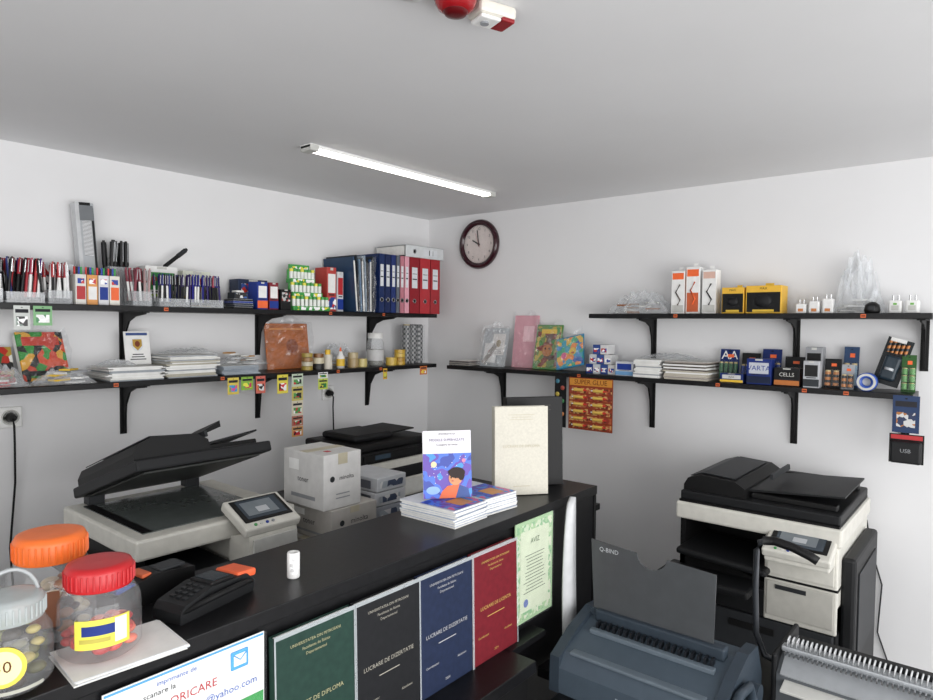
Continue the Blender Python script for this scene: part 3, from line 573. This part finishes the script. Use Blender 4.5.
# payment terminals
b=B('payment_terminal',(-2.495,-1.74,CT),14)
b.prism([(-.095,0),(.085,0),(.09,.02),(.07,.040),(-.02,.046),(-.085,.032),(-.095,.02)],'y',-.036,.036,BLK2)
b.box(-.02,.04,-.03,.03,.041,.050,BLACK,.004,mx=RY(3)); b.box(.046,.098,-.030,.034,.036,.052,M('#f0602a',.5),.005,mx=RY(6)); b.box(-.012,.03,-.024,.024,.049,.0512,M('#2a3238',.15),mx=RY(3))
for i in range(4):
    for j in range(3): b.box(-.072+i*.013,-.063+i*.013,-.022+j*.016,-.011+j*.016,.033+i*.002,.0385+i*.0025,M('#1e2022',.5),.001)
b.tube([(-.09,-.03,.02),(-.03,-.045,.03),(.05,-.045,.03),(.085,-.03,.02)],.006,BLACK); b.done()
b=B('payment_terminal',(-2.565,-1.63,CT),8); b.prism([(-.08,0),(.09,0),(.09,.045),(.0,.055),(-.08,.035)],'y',-.03,.03,BLACK); b.box(-.075,-.035,-.028,.028,.037,.048,M('#2a4a98',.3),.003); b.box(.02,.075,-.02,.02,.05,.056,DGREY,.002); b.box(-.02,.0,-.022,.022,.05,.058,M('#c85828'),.002); b.done()
b=B('label_roll',(-2.307,-1.757,CT)); b.lathe([(.0,0),(.0125,0),(.0135,.002),(.0135,.053),(.0125,.055),(.006,.055),(.006,.05),(0,.05)],WHITE); b.lathe([(.0137,.01),(.0137,.045)],P(['#e8e8e8','#c8c8c8','#ffffff'],160),a0=200,a1=270,n=8); b.done()
# brochures
boyb=P(['#1c3aa0','#3a6ad8','#5a3aa8','#2a8ad8','#d06098'],14,kind='n')
def brochure_pile(x,y_,n,rz):
    b=B('brochure_pile',(x,y_,CT),rz)
    for i in range(n):
        q=T3(random.uniform(-.003,.003),random.uniform(-.003,.003),i*.006)@RZ(random.uniform(-1.5,1.5)); b.box(-.072,.072,-.10,.10,.0003,.0056,PAPER,mx=q); b.box(-.073,.073,-.101,.101,.0054,.006,M('#a8b4cc') if i<n-1 else M('#d4d8e2'),mx=q)
    z=n*.006+.001; b.add([(-.068,-.095,z),(.068,-.095,z),(.068,.03,z),(-.068,.03,z)],[[0,1,2,3]],boyb); b.add([(-.02,-.08,z+.0005),(.04,-.08,z+.0005),(.04,-.02,z+.0005),(-.02,-.02,z+.0005)],[[0,1,2,3]],M('#d09050')); b.done()
brochure_pile(-1.755,-1.70,8,2); brochure_pile(-1.598,-1.695,8,-3)
def boy(b,w,h,y):
    sk=M('#d08c5c'); hr=M('#2a1a18')
    b.rect(-w/2,w/2,0,h*.66,y,boyb); b.rect(-w/2,w/2,h*.66,h,y,M('#dcdae0')); b.text('MODELE SUPERVIZATE',0,y-.0006,h*.86,w*.072,M('#4a3a6a')); b.text('Culegere de texte',0,y-.0006,h*.79,w*.06,TEXT); b.text('UNIVERSITATEA',0,y-.0006,h*.95,w*.05,TEXT)
    b.prism([(-w*.18,0),(w*.46,0),(w*.42,h*.14),(w*.22,h*.2),(-w*.0,h*.18),(-w*.12,h*.10)],'y',y-.0014,y-.0006,M('#e0622a')); b.prism([(w*.16,0),(w*.46,0),(w*.42,h*.14),(w*.24,h*.19)],'y',y-.0018,y-.0014,M('#2a4a90'))
    b.disc(w*.16,h*.29,w*.14,w*.14,y-.002,sk); b.disc(w*.19,h*.37,w*.17,w*.11,y-.0024,hr); b.disc(w*.08,h*.385,w*.07,w*.05,y-.0026,hr); b.disc(w*.28,h*.33,w*.07,w*.10,y-.0028,hr); b.disc(w*.07,h*.30,w*.014,w*.02,y-.003,BLACK); b.disc(w*.16,h*.30,w*.014,w*.02,y-.003,BLACK); b.disc(w*.10,h*.25,w*.025,w*.010,y-.003,RED)
    for k in range(22): b.disc(random.uniform(-.45,.45)*w,random.uniform(.2,.62)*h,w*.008,w*.008,y-.001,WHITE)
    b.disc(-w*.28,h*.50,w*.06,w*.06,y-.0012,M('#e8d0a0')); b.disc(w*.34,h*.55,w*.04,w*.04,y-.0012,M('#d07aa0')); b.disc(-w*.3,h*.12,w*.14,w*.08,y-.0012,M('#8ab0e8'))
card('illustrated_book',(-1.742,-1.705,CT+.0496),-38,.142,.192,WHITE,9,.008,boy)
def bigbook(name,loc,rz,col,t,tc,w=.18,h=.285,lean=3):
    b=B(name,loc,rz); c=M(col,.5,bump=.1,scale=150); b.M=T3(0,0,.035*math.sin(R(lean)))@RX(-lean)
    b.box(-w/2,w/2,0,.003,0,h,c,.001); b.box(-w/2,w/2,.032,.035,0,h,c,.001); b.box(-w/2,-w/2+.003,0,.035,0,h,c,.001); b.box(-w/2+.003,w/2-.005,.003,.032,.004,h-.004,PAPER)
    b.text(t,0,-.0008,h*.55,.012,tc); b.lines(-w*.3,w*.3,h*.84,h*.92,-.0008,3,tc,.2); b.lines(-w*.2,w*.2,h*.08,h*.12,-.0008,1,tc,.2); return b.done()
bigbook('cream_thesis_book',(-1.415,-1.735,CT),-38,'#c8c4b6','LUCRARE DE DIPLOMA',M('#b8af96'))
bigbook('black_thesis_book',(-1.283,-1.70,CT),-34,'#0c0c0e','LUCRARE',M('#4a4844'),.205,.302)

# ------------------------------------------------ copiers
def adf(b,w,d,under):
    """document feeder lid, origin back edge z=0, front at y=-d"""
    b.box(0,w,-d,0,.0,.035,BLK2,.006); b.box(.03,w-.03,-d+.03,-.03,-.006,.0,under,.002)
    b.prism([(.005,.035),(.24,.035),(.235,.07),(.2,.092),(.07,.10),(.02,.082),(.005,.055)],'y',-d+.02,-.04,BLACK)
    b.prism([(.02,.085),(.07,.103),(.19,.095),(.19,.098),(.07,.106),(.02,.088)],'y',-d+.05,-.08,DGREY)
    b.prism([(.23,.055),(w+.0,.082),(w+.0,.088),(.23,.063)],'y',-d+.07,-.09,BLK2)
    b.box(.3,.31,-d+.14,-.16,.07,.09,DGREY,mx=RY(-5)); b.box(.25,w-.02,-d+.05,-d+.09,.035,.055,BLACK,.004); b.box(.25,w-.02,-.09,-.05,.035,.07,BLACK,.004)
def panel(b,x0,x1,y0,z0,ang,cm):
    b.M=T3((x0+x1)/2,y0,z0)@RX(ang); w=(x1-x0)/2
    b.box(-w,w,-.0,.15,-.03,.0,cm,.006); b.box(-w*.86,w*.86,.03,.138,.0,.003,BLACK,.002); b.box(-w*.70,w*.72,.042,.130,.0028,.004,M('#3c454e',.15),.0)
    b.add([(-w*.6,.055,.0044),(w*.5,.055,.0044),(w*.5,.12,.0044),(-w*.6,.12,.0044)],[[0,1,2,3]],M('#70787e',.2)); b.add([(-w*.2,.065,.0048),(w*.2,.065,.0048),(w*.2,.09,.0048),(-w*.2,.09,.0048)],[[0,1,2,3]],M('#b0b4b8',.2))
    for k in range(4): b.cyl((-w*.6+k*.02,.016,0),.005,.003,[GREEN,LGREY,BLUE,GREY][k],n=12)
    b.M=Matrix.Identity(4)
# left copier, scanner lid raised
b=B('multifunction_copier',(-2.345,-1.10,0)); w,d=.50,.52
b.box(.0,w,.02,d,.03,.55,BLK2,.006)
for k in range(2): b.box(.015,w-.015,.0,.02,.06+k*.24,.28+k*.24,CREAM,.004); b.box(.18,.36,-.006,.0,.2+k*.24,.225+k*.24,DGREY,.002)
b.box(.0,w,.0,d,.55,.80,BLACK,.006); b.box(.0,.04,.05,d,.80,.985,BLACK); b.box(.02,w-.02,.3,d-.02,.80,.985,DGREY); b.box(.30,w,.0,d,.80,.985,CREAM,.006)
b.prism([(.04,.80),(.30,.80),(.30,.83),(.04,.90)],'y',.05,.3,BLACK)
b.box(-.09,.03,-.02,.40,.90,.93,BLACK,.008,mx=None); b.box(-.06,.28,-.05,.3,.885,.915,BLK2,.008)
b.box(-.01,w+.01,-.01,d,.985,1.045,CREAM,.008); b.box(.03,w-.07,.04,d-.06,1.045,1.048,M('#5e6462',.15),.001); b.box(.03,.06,.04,d-.06,1.048,1.049,BLACK)
panel(b,.26,.455,-.12,1.035,24,CREAM)
b.prism([(-.115,.93),(.0,.90),(.0,.99),(-.105,1.02)],'x',.275,.445,CREAM); b.box(.285,.44,-.118,-.11,.945,1.0,LGREY,.002)
b.box(.05,.1,d-.05,d-.01,1.045,1.075,DGREY); b.box(w-.12,w-.07,d-.05,d-.01,1.045,1.075,DGREY)
b.M=T3(.02,d-.01,1.065)@RX(-19); adf(b,w-.06,d-.03,M('#3a3c3a',.5))
b.prism([(.22,.085),(w-.13,.128),(w-.13,.150),(.30,.118),(.22,.10)],'y',-d+.2,-.14,BLACK)
b.M=Matrix.Identity(4); b.done()
# right copier
b=B('multifunction_copier',(-.65,-1.955,0),-90); w,d=.555,.57
b.box(0,w,.02,d-.0,.03,.60,BLK2,.006)
for k in range(3): b.box(.01,w-.01,.0,.02,.05+k*.185,.225+k*.185,DGREY if k==2 else CREAM,.004); b.box(.2,.36,-.006,0,.17+k*.185,.195+k*.185,BLACK,.003)
b.box(0,w,.0,d,.60,.70,BLK2,.005); b.box(.32,w,-.004,.3,.60,.905,CREAM,.006); b.box(.33,w-.01,-.009,-.004,.62,.745,M('#bcbab2',.4),.003); b.box(.33,w-.01,-.009,-.004,.77,.84,CREAM,.003)
b.box(.318,w+.002,-.0055,.1,.752,.760,BLACK); b.box(.36,.46,-.012,-.008,.72,.735,DGREY)
b.box(0,w,.30,d,.70,.905,CREAM,.004); b.box(0,.33,.29,.302,.70,.905,BLACK); b.box(0,.02,.02,.3,.70,.9,BLACK)
b.prism([(.0,.70),(.32,.70),(.32,.72),(.0,.79)],'y',.02,.3,BLACK); b.box(-.03,.30,-.06,.25,.80,.825,BLK2,.01,mx=T3(0,0,-.02)@RY(3))
b.box(-.04,.30,-.12,.05,.69,.72,BLK2,.01,mx=None)
b.box(w,w+.045,.05,.52,.25,.86,BLK2,.012); b.box(w+.045,w+.05,.1,.46,.5,.8,DGREY,.002); b.box(w,w+.04,.10,.5,.05,.22,LGREY,.01)
b.box(-.01,w+.01,-.01,d,.905,.970,CREAM,.008); b.box(.0,w,.0,d-.01,.970,.978,BLACK)
panel(b,.335,.55,-.11,.885,22,CREAM); b.box(.34,.545,-.09,0,.84,.895,CREAM,.006)
b.M=T3(0,d-.01,.976); adf(b,w,d-.02,WHITE); b.M=Matrix.Identity(4); b.done()

# ------------------------------------------------ work table, printer, boxes
b=B('work_table'); b.box(-1.83,-.25,-1.40,-.03,.745,.775,WOOD,.002)
for x_ in (-1.8,-.3):
    for y_ in (-1.37,-.07): b.box(x_-.02,x_+.02,y_-.02,y_+.02,0,.745,BLACK,.002)
b.done()
TT=.7755
b=B('laser_printer',(-1.14,-.60,TT)); w,d=.50,.36
b.box(0,w,0,d,0,.20,CREAM,.012); b.box(.02,w-.02,-.004,0,.015,.09,LGREY,.004); b.box(.03,w-.03,-.008,.02,.10,.16,BLK2,.006)
b.box(-.004,w+.004,-.004,d,.20,.26,BLK2,.01); b.box(.05,.45,-.012,-.002,.212,.25,BLACK,.004); b.box(.12,.22,-.0135,-.012,.22,.242,M('#3a4a58',.2))
b.box(-.01,w+.01,-.015,d+.005,.262,.30,BLACK,.012); b.box(.05,.3,.05,d-.05,.30,.335,BLK2,.015); b.box(.28,w-.03,.06,d-.06,.31,.318,BLACK,.003,mx=T3(0,0,0)@RY(-2)); b.done()
kb=M('#b8b5b1',.6)
def kbox(name,loc,rz,w,d,h,m):
    b=B(name,loc,rz); b.box(0,w,0,d,0,h,m,.002); b.box(.0,w,d/2-.02,d/2+.02,h,h+.0006,M('#b8b098',.3)); b.box(w*.5-.02,w*.5+.02,-.0006,0,h*.8,h,M('#b8b098',.3))
    b.disc(w*.22,h*.55,.010,.010,-.0012,DGREY); b.text('minolta',w*.6,-.0012,h*.55,w*.13,TEXT); b.lines(w*.2,w*.8,h*.15,h*.30,-.0012,2,GREY,.3)
    q=Matrix.Rotation(R(-90),4,'Z'); mx=T3(-.0012,d/2,0)@q; b.text('toner',0,0,h*.5,d*.12,TEXT,mx=mx); b.rect(-d*.3,d*.3,h*.15,h*.22,0,GREY,mx=mx); b.rect(-d*.35,-d*.1,h*.65,h*.85,-.0002,WHITE,mx=mx)
    b.box(w*.3,w*.42,d*.2,d*.3,h,h+.0008,RED); return b.done()
kbox('toner_box',(-1.80,-1.235,TT),0,.24,.28,.14,kb); kbox('toner_box',(-1.775,-1.225,TT+.142),0,.20,.24,.11,M('#b4b0aa',.6)); kbox('toner_box',(-1.80,-1.215,TT+.2535),0,.16,.22,.185,M('#cccbc9',.6))
b=B('paper_ream_stack',(-1.475,-1.09,TT))
for k in range(6):
    z=k*.053; b.box(-.075,.075,-.105,.105,z,z+.05,M(['#c4c6ca','#a8acb4','#ccc8c4','#989ca4','#c4c6ca','#bfc2c6'][k],.5),.003,mx=RZ(random.uniform(-3,3))); b.rect(-.06,.06,z+.012,z+.036,-.107,P(['#d0d0d0','#404a60','#a0a8b0'],40)); b.add([(-.0785,-.08,z+.01),(-.0785,.08,z+.01),(-.0785,.08,z+.04),(-.0785,-.08,z+.04)],[[0,1,2,3]],M('#5a5e68'))
b.done()

# ------------------------------------------------ binding machines on low table
b=B('side_table'); b.box(-1.68,-.98,-2.95,-1.984,.585,.615,WOOD,.002); b.box(-1.50,-.98,-1.984,-1.86,.585,.615,WOOD,.002)
for x_ in (-1.64,-1.02):
    for y_ in (-2.91,-2.02): b.box(x_-.02,x_+.02,y_-.02,y_+.02,0,.585,BLACK,.002)
b.done()
bb=M('#434f5a',.42); bd=M('#313b45',.42); b2=M('#5e6a74',.4)
b=B('comb_binding_machine',(-1.58,-1.985,.6155),-90)  # local x along the machine, y depth
w=.42
b.prism([(0,0),(.32,0),(.32,.10),(.27,.16),(.20,.165),(.12,.14),(.03,.11),(0,.07)],'x',0,w,bb)
b.prism([(-.004,.0),(.325,.0),(.325,.085),(.28,.175),(.2,.18),(.1,.15),(.0,.10)],'x',-.03,.0,bd); b.prism([(-.004,.0),(.325,.0),(.325,.085),(.28,.175),(.2,.18),(.1,.15),(.0,.10)],'x',w,w+.03,bd)
b.box(.02,w-.02,.165,.20,.155,.19,bd,.006)
for k in range(20): b.box(.04+k*.0175,.046+k*.0175,.135,.160,.145,.166,M('#1a1d22',.4),.001)
b.box(.03,w-.03,.115,.135,.138,.152,b2,.003); b.box(.02,w-.02,.02,.05,.106,.116,b2,.004)
b.text('BINDER',.21,-.001,.04,.022,M('#a8b4c0'))
fm=M('#4a4d50',.35,alpha=.84); W=w-.055
pts=[(.01,0),(W-.0,0),(W,.205)]
for k in range(0,181,15): pts.append((W*.5+.045*math.cos(R(k)),.212-.038*math.sin(R(k))))
pts+=[(-.01,.222)]
b.M=T3(0,.18,.168)@RX(-3); b.prism(pts,'y',0,.004,fm); b.box(.0,W,-.004,.008,.0,.02,bd,.002); b.text('Q-BIND',.05,-.001,.198,.018,M('#b8bcc0')); b.M=Matrix.Identity(4)
b.tube([(w+.045,.20,.06),(w+.045,.16,.12),(w+.045,.08,.13),(w+.045,.02,.10)],.012,bd,n=12); b.cyl((0,0,0),.03,.03,bd,mx=T3(w+.025,.22,.07)@RY(90)); b.tube([(w+.045,.03,.10),(w+.0,.0,.108)],.014,BLACK,n=12); b.done()

b=B('wire_binding_machine',(-1.245,-2.47,.6155),-90); w=.36
b.prism([(0,0),(.26,0),(.26,.08),(.20,.12),(.06,.13),(0,.09)],'x',0,w,M('#54585c',.4))
b.prism([(-.004,.09),(.06,.131),(.2,.121),(.2,.125),(.06,.136),(-.006,.094)],'x',.01,w-.01,M('#a4a8ac',.3,metal=.4))
b.box(.0,w,.045,.075,.135,.15,M('#a8acb0',.35,metal=.4),.003); b.box(-.015,0,0,.25,0,.14,BLK2,.006); b.box(w,w+.015,0,.25,0,.14,BLK2,.006)
for k in range(30):
    x_=.015+k*(w-.03)/29
    b.tube([(x_+.002*math.sin(R(t)),.06+.013*math.cos(R(t)),.162+.013*math.sin(R(t))) for t in range(-60,241,30)],.0022,M('#c4c6c8',.3),n=6)
    b.box(x_-.002,x_+.002,.02,.045,.135,.142,CHROME)
b.box(.02,w-.02,-.03,.02,.07,.078,LGREY,.002,mx=RX(12)); b.box(.02,w-.02,.13,.16,.125,.145,BLK2,.003)
b.M=T3(-.1,.145,0)
b.tube([(.075,.0,.05),(.03,0,.06),(.005,0,.12),(.0,0,.25),(.0,.0,.37),(.008,0,.395),(.03,0,.405)],.009,M('#3a3d42',.3,metal=.3),n=12)
b.tube([(.02,0,.403),(.05,0,.408),(.1,0,.40),(.145,.0,.385),(.165,0,.375)],.013,BLACK,n=14); b.box(.06,.10,-.03,.03,.0,.08,BLK2,.006); b.M=Matrix.Identity(4); b.done()

# ------------------------------------------------ lights
w_=bpy.data.worlds.new('World'); sc.world=w_; w_.use_nodes=True
w_.node_tree.nodes['Background'].inputs[0].default_value=(.95,.97,1,1); w_.node_tree.nodes['Background'].inputs[1].default_value=1.2
def area(name,loc,tgt,sx,sy,p,col=(1,1,1)):
    l=bpy.data.lights.new(name,'AREA'); l.shape='RECTANGLE'; l.size=sx; l.size_y=sy; l.energy=p; l.color=col
    o=bpy.data.objects.new(name,l); bpy.context.collection.objects.link(o); o.location=loc
    o.rotation_euler=(Vector(tgt)-Vector(loc)).to_track_quat('-Z','Y').to_euler()
area('daylight_shopfront',(-2.6,-4.9,1.25),(-1.6,0,1.35),4.0,1.9,100,(1,.99,.98))
area('daylight_side',(-4.8,-2.6,1.3),(0,-1.6,1.4),2.6,1.7,34,(1,.99,.98))

# ------------------------------------------------ camera
cam=bpy.data.cameras.new('camera'); co=bpy.data.objects.new('camera',cam); bpy.context.collection.objects.link(co)
cam.sensor_width=36; cam.lens=658/933*36; cam.clip_start=.05
yaw=R(39.6); pit=R(-2.23); roll_=R(.6)
f=Vector((math.cos(yaw)*math.cos(pit),math.sin(yaw)*math.cos(pit),math.sin(pit)))
r=Vector((math.sin(yaw),-math.cos(yaw),0)); u=r.cross(f)
r2=r*math.cos(roll_)+u*math.sin(roll_); u2=u*math.cos(roll_)-r*math.sin(roll_)
mt=Matrix((r2,u2,-f)).transposed().to_4x4(); mt.translation=Vector((-3.152,-2.935,1.65)); co.matrix_world=mt
sc.camera=co
